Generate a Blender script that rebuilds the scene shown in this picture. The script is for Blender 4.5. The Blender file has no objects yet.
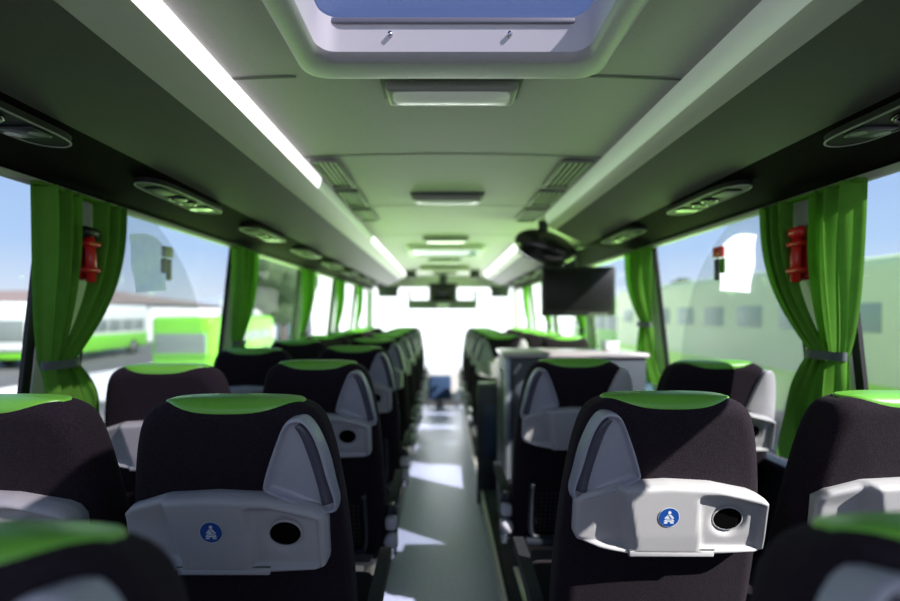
import bpy, bmesh, math, random
from mathutils import Vector, Matrix
random.seed(7)
C = bpy.context.scene.collection
PI = math.pi
CZ = 1.45            # eye height above the aisle floor
F = 470.0            # focal length in pixels (900 px wide frame)
ORD = ['nearest', 'second', 'third', 'fourth', 'fifth', 'sixth', 'seventh', 'eighth', 'ninth', 'tenth']

# ------------------------------------------------------------------ materials
MATS = {}
def mat(name, col, rough=.5, metal=0, noise=0, nscale=60, bump=0, sheen=0, emit=None, estr=0, spec=.5, coat=0):
    if name in MATS: return MATS[name]
    m = bpy.data.materials.new(name); m.use_nodes = True
    nt = m.node_tree; b = nt.nodes['Principled BSDF']
    b.inputs['Base Color'].default_value = (*col, 1)
    b.inputs['Roughness'].default_value = rough
    b.inputs['Metallic'].default_value = metal
    b.inputs['Specular IOR Level'].default_value = spec
    b.inputs['Sheen Weight'].default_value = sheen
    b.inputs['Coat Weight'].default_value = coat
    if emit:
        b.inputs['Emission Color'].default_value = (*emit, 1); b.inputs['Emission Strength'].default_value = estr
    tc = nt.nodes.new('ShaderNodeTexCoord')
    n = nt.nodes.new('ShaderNodeTexNoise'); n.inputs['Scale'].default_value = nscale; n.inputs['Detail'].default_value = 4
    nt.links.new(tc.outputs['Object'], n.inputs['Vector'])
    if noise:
        r = nt.nodes.new('ShaderNodeValToRGB')
        r.color_ramp.elements[0].position = .3; r.color_ramp.elements[1].position = .7
        r.color_ramp.elements[0].color = (*[c*(1-noise) for c in col], 1)
        r.color_ramp.elements[1].color = (*[min(1, c*(1+noise)) for c in col], 1)
        nt.links.new(n.outputs['Fac'], r.inputs['Fac']); nt.links.new(r.outputs['Color'], b.inputs['Base Color'])
    if bump:
        bp = nt.nodes.new('ShaderNodeBump'); bp.inputs['Strength'].default_value = bump; bp.inputs['Distance'].default_value = .002
        nt.links.new(n.outputs['Fac'], bp.inputs['Height']); nt.links.new(bp.outputs['Normal'], b.inputs['Normal'])
    MATS[name] = m
    return m

def glassy(name, tint, veil=.05, gloss=.05, veilcol=(.8, .85, .9)):
    m = bpy.data.materials.new(name); m.use_nodes = True; nt = m.node_tree
    for n in list(nt.nodes): nt.nodes.remove(n)
    out = nt.nodes.new('ShaderNodeOutputMaterial')
    t = nt.nodes.new('ShaderNodeBsdfTransparent'); t.inputs['Color'].default_value = (*tint, 1)
    d = nt.nodes.new('ShaderNodeBsdfDiffuse'); d.inputs['Color'].default_value = (*veilcol, 1)
    g = nt.nodes.new('ShaderNodeBsdfGlossy'); g.inputs['Roughness'].default_value = .02
    a = nt.nodes.new('ShaderNodeMixShader'); a.inputs[0].default_value = veil
    b = nt.nodes.new('ShaderNodeMixShader'); b.inputs[0].default_value = gloss
    nt.links.new(t.outputs[0], a.inputs[1]); nt.links.new(d.outputs[0], a.inputs[2])
    nt.links.new(a.outputs[0], b.inputs[1]); nt.links.new(g.outputs[0], b.inputs[2])
    nt.links.new(b.outputs[0], out.inputs[0])
    return m

def cloth_mat(name, col, trans=.45):
    m = bpy.data.materials.new(name); m.use_nodes = True; nt = m.node_tree
    for n in list(nt.nodes): nt.nodes.remove(n)
    out = nt.nodes.new('ShaderNodeOutputMaterial')
    tc = nt.nodes.new('ShaderNodeTexCoord')
    w = nt.nodes.new('ShaderNodeTexNoise'); w.inputs['Scale'].default_value = 25
    nt.links.new(tc.outputs['Object'], w.inputs['Vector'])
    r = nt.nodes.new('ShaderNodeValToRGB')
    r.color_ramp.elements[0].color = (*[c*.85 for c in col], 1); r.color_ramp.elements[1].color = (*[min(1, c*1.12) for c in col], 1)
    nt.links.new(w.outputs['Fac'], r.inputs['Fac'])
    d = nt.nodes.new('ShaderNodeBsdfDiffuse'); t = nt.nodes.new('ShaderNodeBsdfTranslucent')
    nt.links.new(r.outputs[0], d.inputs['Color']); nt.links.new(r.outputs[0], t.inputs['Color'])
    x = nt.nodes.new('ShaderNodeMixShader'); x.inputs[0].default_value = trans
    nt.links.new(d.outputs[0], x.inputs[1]); nt.links.new(t.outputs[0], x.inputs[2]); nt.links.new(x.outputs[0], out.inputs[0])
    return m

M = dict(
    fabric=mat('seat_fabric', (.0165, .0115, .0165), .95, noise=.5, nscale=350, bump=.5, sheen=.03, spec=.08),
    side=mat('seat_side', (.009, .009, .015), .75, noise=.2, nscale=90),
    green=mat('green_leatherette', (.14, .41, .045), .38, noise=.06, nscale=200, bump=.12),
    plastic=mat('grey_plastic', (.42, .405, .415), .5, noise=.03, nscale=300, bump=.05),
    plate=mat('silver_plastic', (.36, .36, .42), .34, noise=.03, nscale=80),
    grip=mat('dark_grip', (.075, .075, .10), .25),
    black=mat('black', (.006, .006, .007), .5),
    blackgloss=mat('black_gloss', (.010, .009, .012), .18),
    blue=mat('sticker_blue', (.01, .07, .32), .4),
    white=mat('sticker_white', (.75, .78, .82), .5),
    chrome=mat('chrome', (.75, .75, .78), .2, 1),
    steel=mat('steel', (.45, .43, .40), .35, .9),
    knob=mat('pale_plastic', (.55, .54, .6), .35),
    net=mat('net', (.035, .032, .035), .8),
    navy=mat('navy_plastic', (.02, .024, .035), .4),
    ceil=mat('ceiling_vinyl', (.43, .405, .41), .62, noise=.04, nscale=120, bump=.05),
    seam=mat('seam_dark', (.10, .11, .10), .7),
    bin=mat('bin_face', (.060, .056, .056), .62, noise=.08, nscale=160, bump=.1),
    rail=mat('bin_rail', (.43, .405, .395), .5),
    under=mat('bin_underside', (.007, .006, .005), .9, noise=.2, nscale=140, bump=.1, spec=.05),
    trimw=mat('pale_trim', (.42, .42, .40), .5),
    pillar=mat('window_pillar', (.78, .77, .78), .6, noise=.04, nscale=40),
    rubber=mat('rubber', (.008, .008, .009), .6, noise=.3, nscale=60),
    wall=mat('wall_carpet', (.035, .034, .04), .95, noise=.2, nscale=200),
    hatch=mat('hatch_frame', (.50, .48, .50), .5, noise=.03),
    louvre=mat('louvre', (.24, .25, .22), .5),
    housing=mat('lamp_housing', (.34, .33, .32), .5),
    cabinet=mat('cabinet_laminate', (.055, .068, .085), .5, noise=.1, nscale=30),
    counter=mat('counter', (.40, .36, .37), .3),
    red=mat('hammer_red', (.55, .012, .01), .35),
    tie=mat('tie_band', (.07, .085, .09), .8),
    paper=mat('paper', (.8, .81, .84), .6),
    asphalt=mat('asphalt', (.10, .098, .097), .9, noise=.15, nscale=2),
    busgreen=mat('bus_green', (.16, .52, .03), .35),
    buspale=mat('bus_white', (.62, .66, .62), .4),
    busglass=mat('bus_windows', (.17, .20, .19), .2),
    tyre=mat('tyre', (.02, .02, .02), .8),
    wallwhite=mat('white_render', (.86, .87, .86), .9, noise=.03, nscale=1),
    roof=mat('roof_tile', (.22, .16, .14), .8),
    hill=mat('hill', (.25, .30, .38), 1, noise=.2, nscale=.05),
    leaf=mat('leaf', (.035, .06, .025), .9, noise=.5, nscale=1.5),
    bark=mat('bark', (.10, .07, .05), .9, noise=.3, nscale=6),
    bluefab=mat('blue_fabric', (.02, .05, .13), .8),
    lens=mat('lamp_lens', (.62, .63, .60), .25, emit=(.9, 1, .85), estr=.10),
    lenson=mat('lamp_lens_lit', (.85, .88, .82), .25, emit=(.93, 1, .88), estr=1.3),
    led=mat('led_strip', (.62, .61, .68), .4, emit=(.93, .93, 1), estr=.10),  # faint emission put into the less bright stretches of rack edge
    ledon=mat('led_strip_lit', (.7, .7, .72), .4, emit=(1, .98, 1), estr=1.6),  # emission stands in for light falling on the rack edge; no lamp there
)
M['glass'] = glassy('window_glass', (.93, .96, .97), .07, .03, (.9, .93, .95))
M['film'] = glassy('tint_film', (.90, .91, .94), .26, .02, (.80, .82, .84))  # milky veil stands in for a reflection in the glass
M['lid'] = glassy('hatch_lid', (.92, .90, .97), .42, .03, (.24, .22, .33))
M['curtain'] = cloth_mat('curtain_cloth', (.125, .315, .045), .38)
M['sheet'] = cloth_mat('thin_paper', (.97, .97, .98), .85)  # pale patch that stands in for a window reflection
M['visor'] = glassy('visor_film', (.15, .15, .16), .4, .03, (.12, .12, .12))

# aisle floor: vinyl with soft speckle
def floor_mat():
    m = mat('floor_vinyl', (.34, .36, .54), .38, noise=.10, nscale=45, bump=.03)
    return m
M['floor'] = floor_mat()
M['strip'] = mat('edge_strip', (.62, .58, .52), .35)

# ------------------------------------------------------------------ mesh builder
class MB:
    def __init__(s): s.v = []; s.f = []; s.m = []; s.sm = []
    def add(s, vs, fs, mi=0, smooth=True):
        o = len(s.v); s.v += [tuple(p) for p in vs]
        for f in fs: s.f.append(tuple(i+o for i in f)); s.m.append(mi); s.sm.append(smooth)
    def box(s, c, d, r=0, mi=0, rot=None, seg=2):
        bm = bmesh.new(); bmesh.ops.create_cube(bm, size=1)
        for v in bm.verts: v.co = Vector((v.co.x*d[0], v.co.y*d[1], v.co.z*d[2]))
        if r: bmesh.ops.bevel(bm, geom=bm.edges[:], offset=min(r, min(d)*.49), segments=seg, profile=.5, affect='EDGES', clamp_overlap=True)
        if rot is not None:
            for v in bm.verts: v.co = rot @ v.co
        bm.verts.index_update()
        s.add([v.co+Vector(c) for v in bm.verts], [[v.index for v in f.verts] for f in bm.faces], mi, bool(r))
        bm.free()
    def tube(s, path, r, n=8, mi=0, cap=True, sy=1):
        P = [Vector(p) for p in path]; vs = []; fs = []
        up0 = None
        for i, p in enumerate(P):
            t = (P[min(i+1, len(P)-1)]-P[max(i-1, 0)]).normalized()
            if up0 is None:
                up0 = Vector((0, 0, 1)) if abs(t.z) < .9 else Vector((0, 1, 0))
            a = t.cross(up0).normalized(); b = a.cross(t).normalized(); up0 = b
            rr = r[i] if isinstance(r, (list, tuple)) else r
            for k in range(n):
                th = 2*PI*k/n
                vs.append(p+a*rr*math.cos(th)+b*rr*sy*math.sin(th))
        for i in range(len(P)-1):
            for k in range(n):
                fs.append((i*n+k, i*n+(k+1) % n, (i+1)*n+(k+1) % n, (i+1)*n+k))
        if cap: fs.append(tuple(range(n-1, -1, -1))); fs.append(tuple((len(P)-1)*n+k for k in range(n)))
        s.add(vs, fs, mi)
    def grid(s, fn, nu, nv, mi=0, closed_u=False, flip=False):
        vs = [fn(i/(nu if closed_u else nu-1), j/(nv-1)) for j in range(nv) for i in range(nu)]
        fs = []
        for j in range(nv-1):
            for i in range(nu if closed_u else nu-1):
                q = (j*nu+i, j*nu+(i+1) % nu, (j+1)*nu+(i+1) % nu, (j+1)*nu+i)
                fs.append(q[::-1] if flip else q)
        s.add(vs, fs, mi)
    def prism(s, pts, fn, d0, d1, mi=0, smooth=False):
        n = len(pts)
        vs = [fn(p, d0) for p in pts]+[fn(p, d1) for p in pts]
        fs = [tuple(range(n)), tuple(range(2*n-1, n-1, -1))]+[(i, i+n, (i+1) % n+n, (i+1) % n) for i in range(n)]
        s.add(vs, fs, mi, smooth)
    def disc(s, c, ax, bx, n=24, mi=0):
        c, ax, bx = Vector(c), Vector(ax), Vector(bx)
        s.add([c+ax*math.cos(2*PI*k/n)+bx*math.sin(2*PI*k/n) for k in range(n)], [tuple(range(n))], mi)
    def mesh(s, name, mats, off=(0, 0, 0), flipx=False, fix=True):
        me = bpy.data.meshes.new(name)
        ox, oy, oz = off
        me.from_pydata([((-x if flipx else x)-ox, y-oy, z-oz) for x, y, z in s.v], [], s.f)
        for m in (mats if isinstance(mats, (list, tuple)) else [mats]): me.materials.append(m)
        for p, mi, sm in zip(me.polygons, s.m, s.sm): p.material_index = mi; p.use_smooth = sm
        if fix:
            bm = bmesh.new(); bm.from_mesh(me)
            bmesh.ops.recalc_face_normals(bm, faces=bm.faces[:]); bm.to_mesh(me); bm.free()
        me.update()
        return me

def link(name, me, parent=None, loc=(0, 0, 0)):
    o = bpy.data.objects.new(name, me); C.objects.link(o); o.location = loc
    if parent is not None: o.parent = parent
    return o
def tag(o, label, cat, group=None, kind=None):
    o['label'] = label; o['category'] = cat
    if group: o['group'] = group
    if kind: o['kind'] = kind
    return o
def thing(name, label, cat, loc=(0, 0, 0), group=None):
    return tag(link(name, None, None, loc), label, cat, group)
def struct(name, mb, mats, loc=(0, 0, 0)):
    o = link(name, mb.mesh(name, mats, loc), None, loc); o['kind'] = 'structure'; return o
def part(name, mb, mats, parent, root=None):
    r = root or parent
    off = r.location
    return link(name, mb.mesh(name, mats, off), parent)

def catmull(pts, n, closed=False):
    P = [Vector(p) for p in pts]; k = len(P); out = []
    segs = k if closed else k-1
    for i in range(segs):
        p0, p1, p2, p3 = (P[(i-1) % k] if closed or i > 0 else P[0]*2-P[1]), P[i], P[(i+1) % k], (P[(i+2) % k] if closed or i+2 < k else P[-1]*2-P[-2])
        for j in range(n):
            t = j/n
            out.append(.5*((2*p1)+(p2-p0)*t+(2*p0-5*p1+4*p2-p3)*t*t+(3*p1-p0-3*p2+p3)*t**3))
    if not closed: out.append(P[-1])
    return out
def resample(pts, n, closed=True):
    P = [Vector(p) for p in pts]
    if closed: P = P+[P[0]]
    L = [0]
    for a, b in zip(P, P[1:]): L.append(L[-1]+(b-a).length)
    out = []; j = 0; m = n if closed else n-1
    for i in range(n):
        t = L[-1]*i/m
        while j < len(L)-2 and L[j+1] < t: j += 1
        f = (t-L[j])/max(1e-9, L[j+1]-L[j]); out.append(P[j].lerp(P[j+1], min(1, f)))
    return out
def normals2(pts):
    n = len(pts); out = []
    for i in range(n):
        t = (pts[(i+1) % n]-pts[i-1]); out.append(Vector((t.y, -t.x)).normalized())
    return out
def sm01(a, b, x):
    t = max(0, min(1, (x-a)/(b-a))); return t*t*(3-2*t)

# ------------------------------------------------------------------ SEAT (local: x across, y forward, z world height; base z = SB)
SB = .12
def rec(z):            # back surface runs away from the eye lower down
    return (1.15-z)*.17 if z > .95 else .034+(.95-z)*.24
HALF = [(0, 1.266), (.06, 1.2665), (.115, 1.264), (.155, 1.256), (.186, 1.233), (.207, 1.18), (.224, 1.09), (.238, .97), (.245, .82), (.246, .65), (.242, .52), (.228, .44), (.19, .415), (.08, .41)]
full = [(x, z) for x, z in HALF]+[(0, .41)]+[(-x, z) for x, z in reversed(HALF[1:])]
OUT = resample(catmull(full, 12, True), 168)          # clockwise from the crest
NRM = normals2(OUT)
if NRM[0].y < 0: NRM = [-n for n in NRM]
TH, RR = .125, .046
def edge_sd(s):        # distance along the edge profile -> (inset, depth from back face)
    flat = (TH-2*RR)/2
    a = abs(s)
    if a <= flat: ins, d = 0, a
    elif a <= flat+RR*PI/2:
        t = (a-flat)/RR; ins, d = RR*(1-math.cos(t)), flat+RR*math.sin(t)
    else: ins, d = RR+(a-flat-RR*PI/2), TH/2
    return ins, TH/2+(d if s > 0 else -d)
def surf(i, s, grow=0):
    ins, d = edge_sd(s)
    i0 = math.floor(i); f = i-i0; n = len(OUT)
    o = OUT[i0 % n].lerp(OUT[(i0+1) % n], f); nn = NRM[i0 % n].lerp(NRM[(i0+1) % n], f)
    p = o-nn*(ins-grow if abs(s) < .085 else ins)
    g2 = 0
    if abs(s) > .03: g2 = grow*(1 if s > 0 else -1)*min(1, (abs(s)-.03)/.04)
    return (p.x, rec(p.y)+d+g2, p.y)
def backrest_mb():
    mb = MB(); n = len(OUT)
    S = [-.089+.178*k/26 for k in range(27)]
    rings = [[surf(i, s) for i in range(n)] for s in S]
    cen = lambda ring: Vector((0, 0, .84))
    def fill(ring, sgn):
        out = []
        for k in range(1, 6):
            f = 1-k/6
            r2 = []
            for p in ring:
                x = p[0]*f; z = .84+(p[2]-.84)*f
                bulge = .010*(1-f*f)
                r2.append((x, rec(z)+(0-bulge if sgn < 0 else TH+bulge), z))
            out.append(r2)
        return out
    back = fill(rings[0], -1); front = fill(rings[-1], 1)
    allr = back[::-1]+rings+front
    vs = [p for r in allr for p in r]; fs = []
    for j in range(len(allr)-1):
        for i in range(n): fs.append((j*n+i, j*n+(i+1) % n, (j+1)*n+(i+1) % n, (j+1)*n+i))
    fs.append(tuple(range(n))); fs.append(tuple((len(allr)-1)*n+i for i in range(n)))
    mb.add(vs, fs); return mb
def cap_mb():
    # range of the outline index where |x| < CW along the crest
    CW = .152; n = len(OUT)
    def xat(t):
        i0 = math.floor(t); return OUT[i0 % n].lerp(OUT[(i0+1) % n], t-i0).x
    hi = 0
    while abs(xat(hi)) < CW: hi += .02
    mb = MB(); m = 19; cols = []; N = 61
    for k in range(N):
        t = math.sin((k/(N-1)-.5)*PI)*hi
        x = min(1, abs(xat(t))/CW)
        e = 1-x**3.4
        s0 = -(.010+.064*e); s1 = .010+.075*e
        col = []
        for q in range(m):
            w = q/(m-1); sv = s0+(s1-s0)*w
            g = (.0016+.0022*min(1, 7*min(w, 1-w)))*min(1, .25+6*e)
            if q in (0, m-1): g = -.002
            col.append(surf(t, sv, g))
        cols.append(col)
    vs = [p for c in cols for p in c]
    fs = [(a*m+b, a*m+b+1, (a+1)*m+b+1, (a+1)*m+b) for a in range(len(cols)-1) for b in range(m-1)]
    mb.add(vs, fs); return mb
# handle plate on the +x shoulder
HP = [(.150, 1.236), (.172, 1.234), (.192, 1.205), (.210, 1.150), (.222, 1.085), (.229, 1.035), (.217, 1.021), (.150, 1.045), (.088, 1.073), (.080, 1.086), (.094, 1.135), (.118, 1.195), (.134, 1.226)]
HPo = resample(catmull(HP, 8, True), 64)
hcx, hcz = .158, 1.115
def hsc(p, d, off=None):
    v = Vector((hcx, hcz))-p; L = v.length
    return p+v*min(.95, d/L)
def hpt(p, y):  # plate wraps slightly round the shoulder
    wrap = max(0, p.x-.16)**2*5.0
    return (p.x, rec(p.y)+y+wrap, p.y)
def handle_mb():
    mb = MB(); n = 64
    prof = [(0, .03), (0, -.018), (.0015, -.028), (.0045, -.032), (.0075, -.031), (.0095, -.025), (.0125, -.014), (.030, -.0122), (.05, -.0125), (.075, -.0125)]
    rings = [[hpt(hsc(p, d), y) for p in HPo] for d, y in prof]
    vs = [q for r in rings for q in r]; fs = []
    for j in range(len(rings)-1):
        for i in range(n): fs.append((j*n+i, j*n+(i+1) % n, (j+1)*n+(i+1) % n, (j+1)*n+i))
    fs.append(tuple((len(rings)-1)*n+i for i in range(n)))
    mb.add(vs, fs); return mb
def grip_mb():
    mb = MB()
    c = catmull([(.158, 1.221), (.175, 1.194), (.191, 1.145), (.203, 1.092), (.211, 1.043)], 5)
    left = []; right = []
    vs = []; fs = []
    n = len(c)
    for i, p in enumerate(c):
        t = (c[min(i+1, n-1)]-c[max(i-1, 0)]).normalized(); nn = Vector((-t.y, t.x))
        w = .0125*(.55+.45*math.sin(PI*min(1, (i+1)/(n*.6))/2))
        for a, y in ((-1, -.012), (-.9, -.022), (-.3, -.028), (.3, -.029), (.9, -.025), (1, -.012)):
            q = p+nn*w*a; vs.append(hpt(q, y))
    for i in range(n-1):
        for k in range(5): fs.append((i*6+k, i*6+k+1, (i+1)*6+k+1, (i+1)*6+k))
    fs.append(tuple(range(6))); fs.append(tuple((n-1)*6+k for k in range(6)))
    mb.add(vs, fs); return mb
def plain_plate_mb():  # plain wing plate on the outer shoulder
    mb = MB(); n = 64
    def sh(p): return Vector((p.x*1.0+.028, p.y-.004))
    prof = [(0, .04), (0, -.006), (.003, -.012), (.010, -.014), (.04, -.016), (.07, -.017)]
    rings = [[hpt(sh(hsc(p, d)), y) for p in HPo] for d, y in prof]
    vs = [q for r in rings for q in r]; fs = []
    for j in range(len(rings)-1):
        for i in range(n): fs.append((j*n+i, j*n+(i+1) % n, (j+1)*n+(i+1) % n, (j+1)*n+i))
    fs.append(tuple((len(rings)-1)*n+i for i in range(n)))
    mb.add(vs, fs); return mb
# fold-down console on the back
TX0, TX1 = -.226, .213
top_pts = [(-.226, 1.022), (-.205, 1.043), (-.125, 1.069), (-.02, 1.0755), (.085, 1.070), (.185, 1.048), (.205, 1.036), (.213, 1.018)]
bot_pts = [(-.226, .945), (-.214, .922), (-.165, .908), (-.106, .897), (.0, .895), (.094, .895), (.185, .900), (.205, .908), (.213, .925)]
def interp(P, x):
    for (a, b), (c, d) in zip(P, P[1:]):
        if x <= c: return b+(d-b)*max(0, (x-a))/(c-a)
    return P[-1][1]
def tray_depth(x, z):  # metres towards the eye
    d = .052
    # hollow on the near-wall side, step up to the middle panel
    l = 1-sm01(-.122, -.100, x+.20*(z-.98))
    d -= .034*l*sm01(.905, .925, z)*(1-.35*sm01(1.0, 1.06, z))
    # stepped pocket round the cup hole
    rx, rz = x-.124, z-.985
    box = sm01(.050, .060, x+.1*(z-.98))*sm01(.910, .920, z)*(1-sm01(1.040, 1.050, z+.25*max(0, x-.1)))*(1-sm01(.192, .202, x))
    d -= .016*box
    q = math.sqrt((rx/.040)**2+(rz/.040)**2)
    d -= .010*(1-sm01(.75, 1.1, q))
    return d
def tray_mb():
    mb = MB(); nu, nv = 70, 34
    R = .016
    def fn(u, v):
        # stretch sampling towards edges
        us = .5-.5*math.cos(PI*u); us = .5*us+.5*u
        vv = .5-.5*math.cos(PI*v); vv = .5*vv+.5*v
        x = TX0+(TX1-TX0)*us; b, t = interp(bot_pts, x), interp(top_pts, x); z = b+(t-b)*vv
        e = min(x-TX0, TX1-x, z-b, t-z)
        e = max(0, min(1, e/R)); rr = math.sqrt(max(0, 1-(1-e)**2))
        return (x, rec(z)-tray_depth(x, z)*(.35+.65*rr), z)
    mb.grid(fn, nu, nv)
    # skirt back to the fabric
    def rim():
        pts = []
        N = 40
        for i in range(N+1): x = TX0+(TX1-TX0)*i/N; pts.append((x, interp(top_pts, x)))
        for i in range(N+1): x = TX1+(TX0-TX1)*i/N; pts.append((x, interp(bot_pts, x)))
        return pts
    r = rim(); n = len(r)
    vs = [(x, rec(z)-tray_depth(x, z)*.352, z) for x, z in r]+[(x*.97, rec(z)+.03, z) for x, z in r]
    mb.add(vs, [(i, (i+1) % n, (i+1) % n+n, i+n) for i in range(n)])
    return mb
def cup_mb():
    mb = MB()
    cx, cz = .124, .985
    d = rec(cz)-.0275
    n = 32
    vs = []
    for rr, y in ((.0345, .001), (.033, -.0045), (.0305, -.005), (.029, -.0022)):
        for k in range(n):
            zz = cz+rr*.86*math.sin(2*PI*k/n); vs.append((cx+rr*1.08*math.cos(2*PI*k/n), rec(zz)-.0275+y, zz))
    fs = [(j*n+k, j*n+(k+1) % n, (j+1)*n+(k+1) % n, (j+1)*n+k) for j in range(3) for k in range(n)]
    mb.add(vs, fs, 0)
    mb.add(vs[3*n:], [tuple(range(n))], 1)
    mb.add(vs[2*n:], [(k, (k+1) % n, (k+1) % n+n, k+n) for k in range(n)], 1)
    return mb
def latch_mb():
    mb = MB(); z = .903
    mb.box((-.006, rec(z)-.0485, z+.002), (.196, .009, .015), .003)
    mb.box((-.006, rec(z)-.0510, z+.0115), (.198, .004, .0016), 0, 1)
    return mb
def sticker_mb():
    mb = MB(); cx, cz = -.022, .998
    y = rec(cz)-.0535
    r = .0240
    def P(a, b, k=0): return (cx+a*r, y-.0004*k+(-(b*r)*.17), cz+b*r)
    n = 32
    mb.add([P(math.cos(2*PI*k/n), math.sin(2*PI*k/n)) for k in range(n)], [tuple(range(n))], 1)
    mb.add([P(.95*math.cos(2*PI*k/n), .95*math.sin(2*PI*k/n), 1) for k in range(n)], [tuple(range(n))], 0)
    def poly(pts, k=2, mi=1): mb.add([P(a, b, k) for a, b in pts], [tuple(range(len(pts)))], mi, False)
    poly([(.02+.15*math.cos(2*PI*k/14), .50+.16*math.sin(2*PI*k/14)) for k in range(14)])              # head
    poly([(-.16, .30), (.18, .30), (.26, -.18), (-.24, -.18)])                                           # torso
    poly([(-.24, -.10), (.26, -.10), (.52, -.36), (.30, -.42), (-.30, -.42), (-.52, -.36)])              # lap
    poly([(-.16, .28), (-.44, -.06), (-.36, -.14), (-.12, .10)]); poly([(.18, .28), (.46, -.06), (.38, -.14), (.14, .10)])   # arms
    poly([(-.44, -.46), (-.10, -.46), (-.14, -.60), (-.50, -.60)]); poly([(.44, -.46), (.10, -.46), (.14, -.60), (.50, -.60)])  # seat marks
    poly([(-.14, .28), (-.05, .28), (.26, -.14), (.18, -.18)], 3, 0)                                     # belt
    poly([(-.28, -.18), (.28, -.22), (.28, -.27), (-.28, -.24)], 3, 0)
    return mb
def cushion_mb():
    mb = MB()
    mb.box((0, .42, .50), (.46, .46, .13), .045, seg=4)
    mb.box((0, .60, .485), (.42, .10, .11), .04, seg=3)
    return mb
def belowframe_mb():
    mb = MB()
    mb.box((0, .40, .405), (.40, .40, .05), .012)
    mb.tube([(-.22, .24, .40), (.24, .24, .40)], .017, 10)
    mb.tube([(-.22, .52, .40), (.24, .52, .40)], .017, 10)
    return mb
def leg_mb(x):
    mb = MB()
    mb.prism([(.30, .40), (.48, .40), (.44, .15), (.50, .12), (.26, .12), (.34, .15)], lambda p, d: (d, p[0], p[1]), x-.016, x+.016)
    mb.box((x, .38, .126), (.07, .30, .012), .004)
    return mb
def arm_mb():
    mb = MB()
    pts = [(.20, .60), (.24, .655), (.40, .67), (.56, .672), (.58, .655), (.56, .635), (.40, .63), (.27, .61), (.24, .55)]
    P = catmull(pts, 4, True)
    mb.prism([(p.x, p.y) for p in P], lambda p, d: (d, p[0], p[1]), .250, .286, smooth=False)
    return mb
def hinge_mb():
    mb = MB()
    mb.box((.268, .215, .535), (.050, .085, .20), .018, 0, seg=3)
    mb.box((.272, .160, .585), (.050, .045, .055), .014, 2, seg=3)
    mb.tube([(.272, .135, .515), (.272, .19, .515)], .027, 18, 2)
    mb.box((.270, .18, .455), (.045, .05, .05), .012, 1, seg=2)
    mb.box((.268, .175, .640), (.040, .05, .035), .01, 0, seg=2)
    return mb
def net_mb():
    mb = MB()
    for i in range(16):
        x0 = -.15+.02*i
        mb.tube([(x0, rec(.50)-.020, .50), (x0, rec(.62)-.035, .70)], .0017, 4, cap=False)
    for j in range(10):
        z = .51+.02*j
        mb.tube([(-.155, rec(z)-.022-.0008*j, z), (.155, rec(z)-.022-.0008*j, z)], .0017, 4, cap=False)
    return mb
def netframe_mb():
    mb = MB()
    pts = [(-.175, .74), (-.178, .62), (-.172, .51), (-.14, .485), (0, .482), (.14, .485), (.172, .51), (.178, .62), (.175, .74)]
    P = catmull(pts, 4)
    mb.tube([(p.x, rec(p.y)-.030, p.y) for p in P], .010, 8)
    mb.box((0, rec(.465)-.03, .465), (.40, .05, .035), .012)
    return mb
SM = {}
def sm(key, mb, mats, flip=False):
    k = (key, flip)
    if k not in SM: SM[k] = mb().mesh(key, mats, (0, 0, SB), flip)
    return SM[k]
def seat(x, Y, z, side, label, group, handle=True, plate=0, sticker=False, arm=True, tilt=0):
    """side: +1 when the gangway is on the seat's +x side"""
    fl = side < 0
    r = thing('coach_seat', label, 'seat', (x, Y, z), group)
    b = link('backrest', sm('backrest', backrest_mb, M['fabric']), r)
    link('headrest_cap', sm('headrest_cap', cap_mb, M['green']), r)['label'] = 'glossy green leatherette cap over the seat top'
    t = link('tray_console', sm('tray_console', tray_mb, M['plastic']), r)
    t['label'] = 'grey moulded plastic console'
    link('cup_hole', sm('cup_hole', cup_mb, [M['plastic'], mat('hole_black', (.004, .004, .004), 1, spec=0)]), t)
    link('latch', sm('latch', latch_mb, [M['plastic'], M['seam']]), t)
    if sticker:
        link('belt_sticker', sm('belt_sticker', sticker_mb, [M['blue'], M['white']]), t)['label'] = 'round blue sticker with white belted figure'
    if handle:
        h = link('handle_plate', sm('handle_plate', handle_mb, M['plate'], fl), r)
        link('grip', sm('grip', grip_mb, M['grip'], fl), h)
    if plate:
        link('shoulder_plate', sm('shoulder_plate', plain_plate_mb, M['plastic'], plate < 0), r)
    link('seat_cushion', sm('seat_cushion', cushion_mb, M['fabric']), r)
    link('seat_frame', sm('seat_frame', belowframe_mb, M['steel']), r)
    for lx in (-.15, .15): link('leg', sm('leg%+.2f' % lx, lambda: leg_mb(lx), M['steel']), r)
    if arm:
        a = link('armrest', sm('armrest', arm_mb, M['side'], fl), r)
        link('hinge', sm('hinge', hinge_mb, [M['navy'], M['chrome'], M['knob']], fl), a)['label'] = 'shiny metal hinge and release knob'
    n = link('pocket_frame', sm('pocket_frame', netframe_mb, M['navy']), r)
    if tilt:      # backrest set more upright about its hinge
        py, pz = .15, .34
        for o in r.children:
            if o.name.split('.')[0] in ('backrest', 'headrest_cap', 'tray_console', 'handle_plate', 'pocket_frame'):
                o.rotation_euler = (-tilt, 0, 0)
                o.location = (0, py-(py*math.cos(tilt)+pz*math.sin(tilt)), pz-.010-(-py*math.sin(tilt)+pz*math.cos(tilt)))
    link('pocket_net', sm('pocket_net', net_mb, M['net']), n)
    return r

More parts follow.
